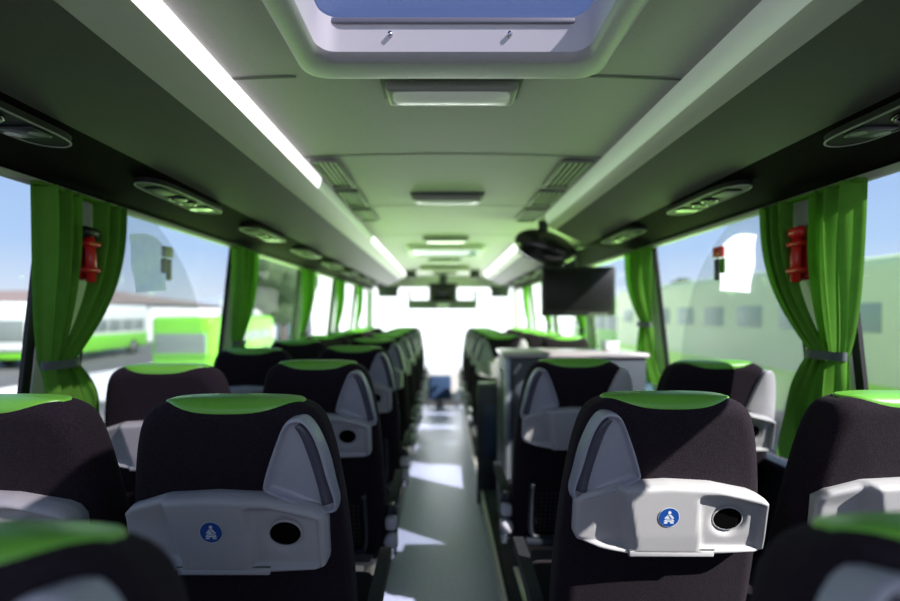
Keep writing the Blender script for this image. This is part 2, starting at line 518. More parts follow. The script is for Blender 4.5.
gL, gLW, gR, gRW = 'seats on the left of the aisle', 'seats at the left windows', 'seats on the right of the aisle', 'seats at the right windows'
seat(-.445, .165, .12, 1, 'green-topped seat cut by the bottom left corner of the photo', gL, tilt=.27)
la = [(-.458, 1.00), (-.487, 1.79), (-.498, 2.60), (-.505, 3.42), (-.505, 4.19), (-.505, 4.97), (-.505, 5.75), (-.505, 6.52)]
for i, (x, Y) in enumerate(la):
    lab = ('black seat with green cap and blue belt sticker on console, left of the aisle' if i == 0 else
           '%s seat ahead of the stickered one in the aisle-side row on the left' % ['', 'first', 'second', 'third', 'fourth', 'fifth', 'sixth', 'seventh'][i])
    seat(x, Y, .12, 1, lab, gL, sticker=i == 0)
lw = [(-.985, 1.0), (-1.00, 1.66), (-1.01, 2.46), (-1.01, 3.24), (-1.01, 4.03), (-1.01, 4.80), (-1.01, 5.6), (-1.01, 6.4)]
for i, (x, Y) in enumerate(lw):
    lab = ('left-hand window seat with sunlit shoulder, cut by the left edge of the photo' if i == 0 else
           '%s along the left windows' % ['', 'window seat with sunlit pale console, next after the cut-off one', 'third window seat from the near end', 'fourth window seat from the near end', 'fifth window seat from the near end', 'sixth window seat from the near end', 'seventh window seat from the near end', 'frontmost window seat'][i])
    seat(x, Y, .12, 1, lab, gLW, handle=False, arm=False)
ZR = .112
seat(.51, .185, .12, -1, 'green-topped seat cut by the bottom right corner of the photo', gR, tilt=.27)
seat(.533, 1.09, ZR, -1, 'black seat with green cap and blue belt sticker on console, right of the aisle', gR, sticker=True)
seat(.555, 1.94, ZR, -1, 'aisle seat standing just behind the grey service cabinet on the right', gR, plate=1)
for i, Y in enumerate((4.12, 4.92, 5.72, 6.50)):
    seat(.515, Y, ZR, -1, ['aisle seat on the right just beyond the grey service cabinet', 'second aisle seat on the right beyond the service cabinet', 'third aisle seat on the right beyond the service cabinet', 'front aisle seat on the right, nearest the windscreen'][i], gR, plate=1 if i == 0 else 0)
seat(1.11, 1.10, ZR, -1, 'right-hand window seat with sunlit console, cut by the right edge of the photo', gRW, handle=False, arm=False)
seat(1.115, 1.89, ZR, -1, 'right-hand window seat with grey shoulder plate beside the long green curtain', gRW, handle=False, plate=1, arm=False)
for i, Y in enumerate((3.95, 4.75, 5.55, 6.35)):
    seat(1.04, Y, ZR, -1, ['window seat under the hanging television on the right', 'second window seat beyond the service cabinet on the right', 'third window seat beyond the service cabinet on the right', 'front window seat on the right'][i], gRW, handle=False, arm=False)

# ------------------------------------------------------------------ SHELL
CX = .025
WX, WZ = 1.28, 1.865                      # wall plane at window head
def wx(z, s): return CX*0 + s*(WX+(WZ-max(z, .80))*.11)
Y0, Y1, YF = -1.0, 7.35, 8.5
def ceilz(x): return 2.133-.014*((x-CX)/.62)**2
CE = (-.60, .68)                          # inner edges of the racks
# ceiling with a hole for the hatch
H0, H1, HX0, HX1 = .02, 1.172, -.312, .362
H20, H21 = 4.72, 5.2
mb = MB()
xs = [-1.30, -.62, -.50, HX0, -.15, CX, .20, HX1, .55, .70, 1.30]
ys = [Y0, H0, H1, 2.0, 2.93, 4.0, H20, H21, 6.2, 7.2, YF+.1]
for a, b in zip(ys, ys[1:]):
    for p, q in zip(xs, xs[1:]):
        if (a, b) in ((H0, H1), (H20, H21)) and p >= HX0 and q <= HX1: continue
        mb.add([(p, a, ceilz(p)), (q, a, ceilz(q)), (q, b, ceilz(q)), (p, b, ceilz(p))], [(0, 1, 2, 3)])
        mb.add([(p, a, 2.182), (q, a, 2.182), (q, b, 2.182), (p, b, 2.182)], [(0, 1, 2, 3)])
struct('ceiling', mb, M['ceil'])
for k, Y in enumerate((1.335, 2.0, 2.93, 4.0, 6.2)):
    mb = MB(); n = 14
    for i in range(n):
        a = CE[0]+(CE[1]-CE[0])*i/n; b = CE[0]+(CE[1]-CE[0])*(i+1)/n
        if k == 0 and -.38 < (a+b)/2 < .42: continue
        mb.add([(a, Y-.006, ceilz(a)-.002), (b, Y-.006, ceilz(b)-.002), (b, Y+.006, ceilz(b)-.002), (a, Y+.006, ceilz(a)-.002)], [(0, 1, 2, 3)])
    struct('trim_%d' % (k+1), mb, M['seam'])
# floor: sunken gangway, raised platforms
mb = MB()
mb.box((0, 3.1, -.05), (2.9, 8.7, .10)); struct('floor', mb, M['floor'])
mb = MB(); mb.box((-.86, 3.1, .06), (1.08, 8.2, .12)); struct('floor_platform_left', mb, M['wall'])
mb = MB(); mb.box((.86, 3.1, .06), (1.09, 8.2, .12)); struct('floor_platform_right', mb, M['wall'])
mb = MB(); mb.box((.295, 3.0, .055), (.018, 8.0, .112), .004); struct('trim_6', mb, M['strip'])
mb = MB(); mb.box((-.312, 3.0, .06), (.018, 8.0, .124), .004); struct('trim_7', mb, M['navy'])

PILL = [.235, 1.545, 2.885, 4.22, 5.55, 6.88]
SILL = .84
for s, nm in ((-1, 'left'), (1, 'right')):
    mb = MB()
    def seg(z0, z1, y0, y1, th=.05):
        a, b = wx(z0, s), wx(z1, s)
        mb.add([(a, y0, z0), (a, y1, z0), (b, y1, z1), (b, y0, z1), (a+s*th, y0, z0), (a+s*th, y1, z0), (b+s*th, y1, z1), (b+s*th, y0, z1)],
               [(0, 1, 2, 3), (4, 5, 6, 7), (0, 1, 5, 4), (3, 2, 6, 7), (0, 3, 7, 4), (1, 2, 6, 5)], 0, False)
    seg(0, SILL, Y0, YF); seg(WZ, 2.225, Y0, YF)
    struct('wall_'+nm, mb, M['wall'])
    # pillars with black seals
    for k, p in enumerate(PILL):
        mb = MB(); seg(SILL, WZ, p, p+.19, .03)
        o = struct('wall_pillar_%s_%d' % (nm, k+1), mb, M['pillar'])
        mb = MB()
        for y0, y1 in ((p-.032, p), (p+.19, p+.21)):
            a, b = wx(SILL, s)+s*.004, wx(WZ, s)+s*.004
            mb.add([(a, y0, SILL), (a, y1, SILL), (b, y1, WZ), (b, y0, WZ), (a+s*.014, y0, SILL), (a+s*.014, y1, SILL), (b+s*.014, y1, WZ), (b+s*.014, y0, WZ)],
                   [(0, 1, 2, 3), (4, 5, 6, 7), (0, 3, 7, 4), (1, 2, 6, 5)], 0, False)
        so = link('window_seal', mb.mesh('window_seal', M['rubber']), o)
    # glass
    edges = [Y0]+[v for p in PILL for v in (p, p+.19)]+[YF]
    for k in range(0, len(edges), 2):
        mb = MB(); a, b = wx(SILL, s)+s*.02, wx(WZ, s)+s*.02
        mb.add([(a, edges[k], SILL), (a, edges[k+1], SILL), (b, edges[k+1], WZ), (b, edges[k], WZ)], [(0, 1, 2, 3)], 0, False)
        struct('window_%d' % (k//2+1+(10 if s > 0 else 0)), mb, M['glass'])
    mb = MB(); mb.box((s*(WX-.012), 3.7, WZ-.006), (.03, 9.3, .022), .005); struct('trim_%d' % (8 if s < 0 else 9), mb, M['trimw'])
    mb = MB(); mb.box((wx(SILL, s)-s*.03, 3.7, SILL), (.07, 9.3, .03), .008); struct('trim_%d' % (10 if s < 0 else 11), mb, M['navy'])
# reflections on each second window built as curved-edge veil and pale patch, plus hook
for s in (-1, 1):
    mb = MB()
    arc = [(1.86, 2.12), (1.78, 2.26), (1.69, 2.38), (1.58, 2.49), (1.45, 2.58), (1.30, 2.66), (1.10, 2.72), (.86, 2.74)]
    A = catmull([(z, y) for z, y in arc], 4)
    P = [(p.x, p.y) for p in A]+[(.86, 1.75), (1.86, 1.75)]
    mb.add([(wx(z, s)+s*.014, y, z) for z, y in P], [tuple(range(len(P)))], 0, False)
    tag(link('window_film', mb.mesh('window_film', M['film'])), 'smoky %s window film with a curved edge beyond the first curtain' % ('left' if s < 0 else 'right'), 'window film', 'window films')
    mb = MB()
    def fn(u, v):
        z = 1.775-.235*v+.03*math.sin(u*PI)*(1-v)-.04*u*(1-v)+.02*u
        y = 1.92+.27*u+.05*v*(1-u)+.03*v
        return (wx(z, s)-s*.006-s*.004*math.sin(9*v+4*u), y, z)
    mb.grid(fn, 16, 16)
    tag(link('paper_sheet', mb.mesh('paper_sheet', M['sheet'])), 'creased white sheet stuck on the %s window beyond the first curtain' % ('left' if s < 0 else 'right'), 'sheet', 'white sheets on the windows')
    r = thing('hanging_tag', 'small %s tag hanging beside the white sheet on the %s window' % (('grey', 'left') if s < 0 else ('dark red and green', 'right')), 'tag', (wx(1.69, s)-s*.03, 2.165, 1.69))
    for nmp, c, d, mt in (('clip', (0, 0, .045), (.02, .07, .05), 'trimw' if s < 0 else 'red'), ('strap', (0, .012, -.035), (.016, .03, .10), 'trimw' if s < 0 else 'navy'), ('strap', (0, -.03, -.02), (.016, .025, .07), 'housing' if s < 0 else 'curtain')):
        mb = MB(); mb.box((r.location.x+c[0], r.location.y+c[1], r.location.z+c[2]), d, .006); part(nmp, mb, M[mt], r)
# rear wall behind the eye, with rear window
mb = MB(); mb.box((0, Y0-.03, .55), (2.9, .06, 1.2)); mb.box((0, Y0-.03, 2.08), (2.7, .06, .30)); struct('wall_back', mb, M['wall'])
mb = MB(); mb.add([(-1.3, Y0, 1.1), (1.3, Y0, 1.1), (1.3, Y0, 1.92), (-1.3, Y0, 1.92)], [(0, 1, 2, 3)]); struct('window_20', mb, M['glass'])
# front: bulkhead, header, windscreen
mb = MB()
mb.box((0, YF+.05, -.2), (2.8, .1, .5)); mb.box((0, YF+.05, 2.08), (2.8, .1, .30))
for s in (-1, 1): mb.box((s*1.33, YF+.03, 1.0), (.12, .14, 2.3), .02)
struct('wall_front', mb, M['trimw'])
mb = MB(); mb.add([(-1.28, YF, .05), (1.28, YF, .05), (1.28, YF, 1.93), (-1.28, YF, 1.93)], [(0, 1, 2, 3)]); struct('window_21', mb, M['glass'])

# ------------------------------------------------------------------ LUGGAGE RACKS
def rack(s, y0, y1, name, label, lit):
    # profile corners (x, z): wall, lower lip, face top, rail top, strip top
    if s < 0: pr = [(-1.275, 1.872), (-.905, 1.905), (-.695, 2.012), (-.612, 2.066), (-.597, 2.115)]
    else: pr = [(1.275, 1.872), (.955, 1.915), (.745, 2.008), (.700, 2.044), (.672, 2.110)]
    r = thing(name, label, 'luggage rack', (s*.9, (y0+y1)/2, 1.9), 'overhead luggage racks')
    def strip(a, b, nm, mt, lift=0, n=12, bow=0, th=.012, ya=None, yb=None, mi_fn=None):
        ya = y0 if ya is None else ya; yb = y1 if yb is None else yb
        mb = MB(); vs = []; fs = []
        ax, az = a; bx, bz = b
        nx, nz = -(bz-az), (bx-ax); L = math.hypot(nx, nz); nx, nz = nx/L, nz/L
        if nz > 0: nx, nz = -nx, -nz         # outward = downwards / inboard
        for i in range(n+1):
            t = i/n; o = bow*4*t*(1-t)+lift
            for y in (ya, yb):
                vs.append((ax+(bx-ax)*t+nx*o, y, az+(bz-az)*t+nz*o))
        for i in range(n): fs.append((i*2, i*2+1, i*2+3, i*2+2))
        k = len(vs)
        for i in range(n+1):
            for y in (ya, yb): vs.append((ax+(bx-ax)*i/n-nx*th, y, az+(bz-az)*i/n-nz*th))
        for i in range(n):
            fs.append((k+i*2, k+i*2+1, k+i*2+3, k+i*2+2))
            fs.append((i*2, i*2+2, k+i*2+2, k+i*2)); fs.append((i*2+1, i*2+3, k+i*2+3, k+i*2+1))
        fs += [(0, 1, k+1, k), (2*n, 2*n+1, k+2*n+1, k+2*n)]
        mb.add(vs, fs, 0, True)
        me_o = part(nm, mb, mt, r)
        md = me_o.modifiers.new('edge', 'EDGE_SPLIT'); md.split_angle = math.radians(40)
        return me_o
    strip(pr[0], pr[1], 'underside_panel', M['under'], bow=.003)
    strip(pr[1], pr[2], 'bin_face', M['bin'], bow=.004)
    strip(pr[2], pr[3], 'front_rail', M['rail'], lift=.004, bow=.004)
    for (ya, yb, on) in lit:
        strip(pr[3], pr[4], 'light_strip', M['ledon'] if on else M['led'], lift=.001, ya=ya, yb=yb, bow=.003)
    # end cap
    for y in (y0+.004, y1-.004):
        mb = MB(); P = pr+[(s*1.275, 2.115)]
        mb.add([(x, y, z) for x, z in P], [tuple(range(len(P)))], 0, False); part('end_cap', mb, M['rail'], r)
    return r
rack(-1, Y0, 7.6, 'luggage_rack', 'long grey overhead luggage rack running along the left side', [(Y0, .85, 0), (.855, 2.3, 1), (2.305, 4.0, 0), (4.005, 7.6, 1)])
rack(1, Y0, 3.12, 'luggage_rack', 'near grey overhead luggage rack on the right, ending at the television', [(Y0, 3.12, 0)])
rack(1, 4.45, 7.6, 'luggage_rack', 'far overhead luggage rack on the right beyond the television', [(4.45, 7.6, 1)])

# passenger service units under the racks
def psu(s, Y, label):
    cx = s*(.965 if s < 0 else 1.005)
    def zz(x): return (1.872+(1.275-abs(x))/(.37 if s < 0 else .32)*(.033 if s < 0 else .043))-.017
    z0 = zz(cx)
    r = thing('overhead_service_unit', label, 'service unit', (cx, Y, z0), 'service units under the racks')
    mb = MB()
    P = catmull([(-.05, -.25), (0, -.31), (.05, -.25), (.058, 0), (.052, .13), (.0, .17), (-.052, .13), (-.058, 0)], 5, True)
    mb.prism([(p.x, p.y) for p in P], lambda p, d: (cx+p[0], Y+p[1], z0+d), .006, -.010)
    part('housing', mb, mat('unit_black', (.012, .012, .012), .6, spec=.2), r)
    mb = MB()
    ring = [(cx+p.x*.99, Y+p.y*.99, z0-.011) for p in P]; mb.tube(ring+[ring[0]], .0024, 6, cap=False)
    part('rim', mb, M['louvre'], r)
    for dx, dy in ((-.0, -.10), (.0, -.03)):
        mb = MB()
        rg = [(cx+dx+.026*math.cos(2*PI*k/20), Y+dy+.026*math.sin(2*PI*k/20), z0-.014) for k in range(21)]
        mb.tube(rg, .006, 8, cap=False); mb.box((cx+dx, Y+dy, z0-.014), (.046, .006, .010), .002); mb.box((cx+dx, Y+dy, z0-.014), (.006, .046, .010), .002)
        part('air_vent', mb, M['blackgloss'], r)
    mb = MB(); mb.box((cx, Y+.065, z0-.012), (.08, .06, .010), .004)
    l = part('reading_light', mb, M['navy'], r)
    for q in (-.028, .028):
        mb = MB(); mb.disc((cx+q, Y+.065, z0-.0178), (.016, 0, 0), (0, .016, 0))
        link('lens', mb.mesh('lens', mat('reading_lens', (.30, .30, .30), .2), r.location), l)
    mb = MB(); mb.box((cx, Y-.20, z0-.012), (.06, .09, .008), .003)
    part('speaker_grille', mb, M['rubber'], r)
for i in range(8):
    psu(-1, 1.02+.79*i, '%s service unit from the near end under the left luggage rack' % ORD[i])
for i in range(3):
    psu(1, 1.04+.83*i, '%s service unit from the near end under the right luggage rack' % ORD[i])
for i in range(4):
    psu(1, 4.75+.75*i, '%s service unit under the far right rack past the television' % ['first', 'second', 'third', 'last'][i])

# ------------------------------------------------------------------ ROOF HATCHES
def rrect(x0, x1, y0, y1, r, n=8):
    P = []
    for cx, cy, a in ((x1-r, y1-r, 0), (x0+r, y1-r, 90), (x0+r, y0+r, 180), (x1-r, y0+r, 270)):
        for k in range(n+1):
            t = math.radians(a+90*k/n); P.append((cx+r*math.cos(t), cy+r*math.sin(t)))
    return P
def hatch(y0, y1, label, lidm):
    r = thing('roof_hatch', label, 'roof hatch', (CX, (y0+y1)/2, 2.1), 'roof hatches')
    prof = [(.065, 2.135), (.063, 2.10), (.056, 2.087), (.045, 2.082), (.010, 2.082), (.002, 2.086), (-.004, 2.100)]
    mb = MB(); rings = []
    for g, z in prof: rings.append([(x, y, z) for x, y in rrect(HX0-g, HX1+g, y0-g*1.8, y1+g*1.8, .045+g*.35)])
    n = len(rings[0])
    vs = [p for q in rings for p in q]; fs = [(j*n+i, j*n+(i+1) % n, (j+1)*n+(i+1) % n, (j+1)*n+i) for j in range(len(rings)-1) for i in range(n)]
    mb.add(vs, fs); part('frame', mb, M['hatch'], r)
    mb = MB(); rings = [[(x, y, z) for x, y in rrect(HX0-g, HX1+g, y0-g, y1+g, .05)] for g, z in ((-.004, 2.100), (-.008, 2.14), (-.012, 2.180))]
    vs = [p for q in rings for p in q]; fs = [(j*n+i, j*n+(i+1) % n, (j+1)*n+(i+1) % n, (j+1)*n+i) for j in range(2) for i in range(n)]
    mb.add(vs, fs); part('inner_wall', mb, mat('hatch_liner', (.72, .70, .74), .5), r)
    mb = MB(); P = rrect(HX0-.02, HX1+.02, y0-.02, y1+.02, .06)
    mb.prism(P, lambda p, d: (p[0], p[1], d), 2.184, 2.190)
    part('lid', mb, lidm, r)
    mb = MB()
    mb.box((CX, y1-.014, 2.172), (.60, .010, .014), .003)
    part('cross_rail', mb, mat('hatch_rail', (.22, .22, .27), .4), r)
    for x in (-.13, .165):
        mb = MB(); mb.tube([(x, y1-.018, 2.140), (x, y1-.006, 2.140)], .006, 12); part('bolt', mb, M['chrome'], r)
hatch(H0, H1, 'large pale roof hatch right overhead, cut by the top of the photo', M['lid'])
hatch(H20, H21, 'smaller bright roof hatch further forward in the ceiling', M['glass'])

# ceiling lamps
def lamp(Y, label, on, w=.385, d=.115):
    zc = ceilz(CX)
    r = thing('ceiling_lamp', label, 'lamp', (CX, Y, zc), 'ceiling lamps')
    mb = MB(); mb.box((CX, Y, zc-.006), (w+.03, d+.03, .012), .004); part('base', mb, M['seam'], r)
    mb = MB(); mb.box((CX, Y, zc-.025), (w, d, .034), .012, seg=3); part('housing', mb, M['housing'], r)
    def fn(u, v):
        x = (u-.5)*(w-.03); y = (v-.5)*(d-.02)
        return (CX+x, Y+y, zc-.041-.012*(1-(2*u-1)**4)*(1-(2*v-1)**2))
    mb = MB(); mb.grid(fn, 17, 9); part('diffuser', mb, M['lenson'] if on else M['lens'], r)
lamp(1.40, 'ceiling lamp just ahead of the large roof hatch', 0)
lamp(2.70, 'second ceiling lamp from the large roof hatch', 0)
lamp(4.20, 'ceiling lamp just before the smaller bright roof hatch', 1)
lamp(5.85, 'ceiling lamp beyond the smaller roof hatch', 0)

# ceiling louvres
for s in (-1, 1):
    for k, (a, b) in enumerate(((2.04, 2.44), (2.54, 2.86), (2.98, 3.34))):
        x0, x1 = (-.575, -.465) if s < 0 else (.525, .655)
        zc = ceilz((x0+x1)/2)-.004
        r = thing('air_grille', '%s slatted air grille in the ceiling beside the %s rack' % (['nearest', 'middle', 'furthest'][k], 'left' if s < 0 else 'right'), 'air grille', ((x0+x1)/2, (a+b)/2, zc), 'slatted air grilles in the ceiling')
        mb = MB(); mb.box(((x0+x1)/2, (a+b)/2, zc+.002), (x1-x0, b-a, .004)); part('backing', mb, M['rubber'], r)
        mb = MB()
        for xx in (x0, x1): mb.box((xx, (a+b)/2, zc-.006), (.010, b-a, .014), .003)
        for yy in (a, b): mb.box(((x0+x1)/2, yy, zc-.006), (x1-x0, .010, .014), .003)
        part('frame', mb, M['louvre'], r)
        mb = MB(); n = 5
        for i in range(n):
            x = x0+(x1-x0)*(i+.5)/n
            mb.box((x, (a+b)/2, zc-.004), (.008, b-a-.01, .003), 0)
        part('slats', mb, mat('slat', (.55, .57, .50), .5), r)

# ------------------------------------------------------------------ CURTAINS
def curtain(s, top0, top1, tie0, tie1, ztie, zbot, label, gap=None, bot=None, x=1.225, pl=5, ph=0):
    zt = 1.850
    r = thing('window_curtain', label, 'curtain', (s*x, (top0+top1)/2, zbot), 'green tied-back curtains')
    tm = (tie0+tie1)/2
    spans = [(top0, top1, tie0, tie1)] if not gap else [(top0, gap[0], tie0, tm+.012), (gap[1], top1, tm-.012, tie1)]
    def pan(a0, a1, b0, b1, za, zb, n, easing, amp, ph2, bow):
        def fn(u, v):
            e = easing(v)
            y = (a0+(a1-a0)*u)*(1-e)+(b0+(b1-b0)*u)*e
            z = za+(zb-za)*v
            a = amp*(1-.55*e)
            w = math.sin(2*PI*n*u+ph2+.6*v)+.35*math.sin(2*PI*n*1.9*u+1.3+ph2*2)
            xx = x+a*w-bow*math.sin(PI*min(1, v*1.02))
            if z < 1.3: xx += 0
            return (s*(xx+ (WZ-z)*.09), y+.006*math.sin(2*PI*n*u*1.3+ph2), z)
        return fn
    for k, (a0, a1, b0, b1) in enumerate(spans):
        mb = MB(); mb.grid(pan(a0, a1, b0, b1, zt, ztie, max(2, pl if not gap else pl*.7), lambda v: .1*v+.9*v**2.6, .026, ph+k*1.7, .02), 56, 26)
        part('drape', mb, M['curtain'], r)
    bt = bot or (tie0-.10, tie1+.10)
    mb = MB(); mb.grid(pan(tie0, tie1, bt[0], bt[1], ztie, zbot, pl, lambda v: v**.75, .016, ph+.5, .02), 56, 18)
    # amplitude grows down the skirt
    mb.v = [(X+s*.010*math.sin(40*Y+ph)*(ztie-Z)/(ztie-zbot), Y, Z) for X, Y, Z in mb.v]
    part('skirt', mb, M['curtain'], r)
    mb = MB(); n = 20; vs = []
    xt = x+(WZ-ztie)*.09
    for k in range(n):
        t = 2*PI*k/n
        for dz in (.014, -.014): vs.append((s*(xt-.01+.030*math.cos(t)), tm+((tie1-tie0)/2+.008)*math.sin(t), ztie+dz))
    mb.add(vs, [(2*k, 2*((k+1) % n), 2*((k+1) % n)+1, 2*k+1) for k in range(n)]); part('tie_band', mb, M['tie'], r)
    # heading tape / rail clips
    mb = MB(); mb.box((s*x, (top0+top1)/2, zt-.004), (.03, top1-top0, .012), .003); part('heading', mb, M['curtain'], r)
curtain(-1, 1.41, 1.80, 1.495, 1.625, 1.285, 1.02, 'green tied-back curtain at the left edge, framing a red hammer', gap=(1.57, 1.66), pl=4, bot=(1.52, 1.80))
curtain(-1, 2.76, 3.10, 2.86, 3.00, 1.27, 1.02, 'second green curtain from the near end on the left', pl=4, ph=1)
curtain(-1, 4.12, 4.50, 4.20, 4.36, 1.27, 1.02, 'third green curtain from the near end on the left', pl=4, ph=2)
curtain(-1, 5.45, 5.85, 5.53, 5.70, 1.27, 1.02, 'fourth green curtain from the near end on the left', pl=4, ph=3)
curtain(-1, 6.78, 7.15, 6.86, 7.02, 1.27, 1.02, 'front green curtain on the left by the windscreen', pl=4, ph=4)
curtain(1, 1.375, 1.79, 1.485, 1.625, 1.315, .90, 'long green tied-back curtain at the right edge, framing a red hammer', gap=(1.565, 1.66), pl=5, ph=.6, bot=(1.44, 1.85))
curtain(1, 2.78, 3.16, 2.86, 3.02, 1.385, 1.02, 'green tied curtain on the right behind the service cabinet', pl=4, ph=1.8)
curtain(1, 4.12, 4.50, 4.20, 4.36, 1.30, 1.02, 'green curtain on the right seen below the television', pl=4, ph=2.6)
curtain(1, 5.45, 5.85, 5.53, 5.70, 1.30, 1.02, 'green curtain on the right seen left of the television', pl=4, ph=3)
curtain(1, 6.78, 7.15, 6.86, 7.02, 1.30, 1.02, 'front green curtain on the right by the windscreen', pl=4, ph=5)

# emergency hammers on the first pillars
for s in (-1, 1):
    z = 1.66; Y = 1.613 if s < 0 else 1.610; X = s*(WX-.035)
    r = thing('emergency_hammer', 'red emergency hammer on the %s pillar between green curtain folds' % ('left' if s < 0 else 'right'), 'hammer', (X, Y, z-.1), 'emergency hammers')
    mb = MB(); mb.box((X+s*.012, Y, z), (.05, .062, .185), .012, seg=3); part('holder', mb, mat('holder_dark_red', (.35, .01, .01), .4), r)
    mb = MB(); mb.tube([(X-s*.03, Y+.01, z-.10), (X-s*.032, Y+.006, z-.02), (X-s*.03, Y, z+.06)], [.015, .017, .014], 12)
    h = part('handle', mb, M['red'], r)
    mb = MB(); mb.tube([(X-s*.03, Y-.033, z+.07), (X-s*.03, Y-.024, z+.07), (X-s*.03, Y+.022, z+.07), (X-s*.03, Y+.030, z+.07)], [.004, .02, .02, .012], 12)
    part('head', mb, M['black'] if s < 0 else M['red'], r)
    for dz in (-.06, .03):
        mb = MB(); mb.box((X-s*.028, Y, z+dz), (.05, .056, .018), .006); part('clip', mb, M['red'], r)

# ------------------------------------------------------------------ SERVICE CABINET + STAIR PARTITION
r = thing('service_cabinet', 'grey-blue service cabinet with pale worktop right of the aisle', 'cabinet', (.78, 2.95, .10))
mb = MB(); mb.box((.785, 2.97, .645), (.82, .42, 1.09), .01); part('body', mb, M['cabinet'], r)
mb = MB(); mb.box((.785, 2.97, 1.205), (.85, .45, .028), .008); part('worktop', mb, M['counter'], r)
mb = MB(); mb.box((.375, 2.755, .645), (.035, .035, 1.09), .01); part('corner_post', mb, mat('post_alu', (.36, .38, .42), .35, .6), r)
mb = MB(); mb.box((.62, 2.755, .80), (.40, .014, .70), .005); d = part('door', mb, mat('cabinet_door', (.075, .088, .105), .45), r)
mb = MB(); mb.box((.435, 2.742, 1.13), (.018, .016, .07), .006, rot=Matrix.Rotation(.6, 3, 'Y')); link('handle', mb.mesh('handle', M['trimw'], r.location), d)
mb = MB(); mb.box((.365, 2.97, .62), (.012, .34, .95), .004); part('side_panel', mb, M['navy'], r)
r = thing('stair_partition', 'dark low partition with blue panel ahead of the service cabinet', 'partition', (.42, 3.60, 0))
mb = MB(); mb.box((.43, 3.60, .45), (.34, .05, .90), .012); part('panel', mb, M['navy'], r)
mb = MB(); mb.box((.43, 3.572, .56), (.24, .006, .40), .01); part('inset', mb, mat('inset_blue', (.012, .03, .08), .4), r)
mb = MB(); mb.tube([(.27, 3.60, .90), (.27, 3.60, .92), (.60, 3.60, .92), (.60, 3.60, .90)], .013, 10); part('handrail', mb, M['chrome'], r)
r = thing('storage_box', 'small white box standing on the cabinet worktop by the window', 'box', (1.06, 2.99, 1.219))
mb = MB(); mb.box((1.06, 2.99, 1.244), (.085, .10, .05), .008); part('body', mb, M['paper'], r)
mb = MB(); mb.box((1.06, 2.99, 1.274), (.092, .107, .012), .004); part('lid', mb, M['white'], r)

# television and dome beside the near right rack end
r = thing('television', 'black flat television hanging below the right luggage rack', 'television', (1.01, 3.48, 1.45))
tx0, tx1, tz0, tz1 = .735, 1.285, 1.435, 1.80; tx0, tx1 = .73, 1.27
mb = MB(); mb.box(((tx0+tx1)/2, 3.48, (tz0+tz1)/2), (tx1-tx0, .05, tz1-tz0), .012, seg=3); part('case', mb, M['black'], r)
mb = MB(); mb.box(((tx0+tx1)/2, 3.454, (tz0+tz1)/2+.01), (tx1-tx0-.05, .004, tz1-tz0-.06), .002); part('screen', mb, mat('screen_black', (.008, .007, .009), .38, spec=.25), r)
mb = MB(); mb.box((tx1-.13, 3.4535, tz0+.016), (.14, .003, .010)); part('badge_strip', mb, M['steel'], r)
mb = MB(); mb.box(((tx0+tx1)/2-.06, 3.50, 1.875), (.10, .04, .15), .01); mb.box(((tx0+tx1)/2-.06, 3.52, 1.95), (.22, .08, .02), .005); part('bracket', mb, M['navy'], r)
r = thing('monitor_hood', 'black oval housing hanging in front of the television by the rack end', 'housing', (.715, 3.28, 1.90))
def ell(u, v):
    th = 2*PI*u; p = PI*v-PI/2
    return (.715+.215*math.cos(p)*math.cos(th), 3.28+.10*math.cos(p)*math.sin(th), 1.915+.118*math.sin(p)-.05*(math.cos(p)*math.cos(th)))
mb = MB(); mb.grid(ell, 40, 20, closed_u=True); part('shell', mb, M['blackgloss'], r)
mb = MB(); mb.tube([(.70, 3.28, 2.02), (.70, 3.28, 2.10)], .035, 16); part('mount', mb, M['navy'], r)

# ------------------------------------------------------------------ FRONT OF THE COACH
r = thing('front_header_panel', 'grey sun visor board with two bright openings across the windscreen top', 'visor board', (.0, 8.0, 1.6))
def px(x, y, Y): return ((x-443)*Y/F, Y, CZ-(y-314)*Y/F)
Yh = 7.9
def pbox(mb, x0, x1, y0, y1, Y, d=.04, rr=.01, mi=0):
    a, b = px(x0, y1, Y), px(x1, y0, Y)
    mb.box(((a[0]+b[0])/2, Y, (a[2]+b[2])/2), (b[0]-a[0], d, b[2]-a[2]), rr, mi)
mb = MB()
pbox(mb, 408, 477, 300, 309, Yh); pbox(mb, 408, 411, 290, 301, Yh); pbox(mb, 474, 477, 290, 301, Yh); pbox(mb, 429, 456, 288, 301, Yh)
part('board', mb, mat('visor_grey', (.10, .105, .11), .5), r)
mb = MB(); pbox(mb, 437, 449, 304, 307, Yh-.03, .01, .003); part('clock', mb, M['lens'], r)
r = thing('front_monitor', 'small black monitor hanging at the centre above the windscreen', 'monitor', px(443, 300, 7.6))
mb = MB(); pbox(mb, 429, 457, 283, 302, 7.6, .06); part('case', mb, M['black'], r)
mb = MB(); pbox(mb, 431, 455, 285, 300, 7.565, .006, .002); part('screen', mb, M['blackgloss'], r)
mb = MB(); pbox(mb, 439, 447, 268, 284, 7.62, .04); part('ceiling_mount', mb, M['navy'], r)
for s, (x0, x1) in ((-1, (378, 398)), (1, (491, 509))):
    r = thing('sun_visor', 'dark roller blind at the %s top corner of the windscreen' % ('left' if s < 0 else 'right'), 'blind', px((x0+x1)/2, 290, 8.2), 'windscreen roller blinds')
    mb = MB(); pbox(mb, x0, x1, 289, 297, 8.2, .03, .008); part('blind', mb, M['navy'], r)
    mb = MB(); pbox(mb, x0-1, x1+1, 286, 290, 8.2, .06, .01); part('cassette', mb, M['navy'], r)
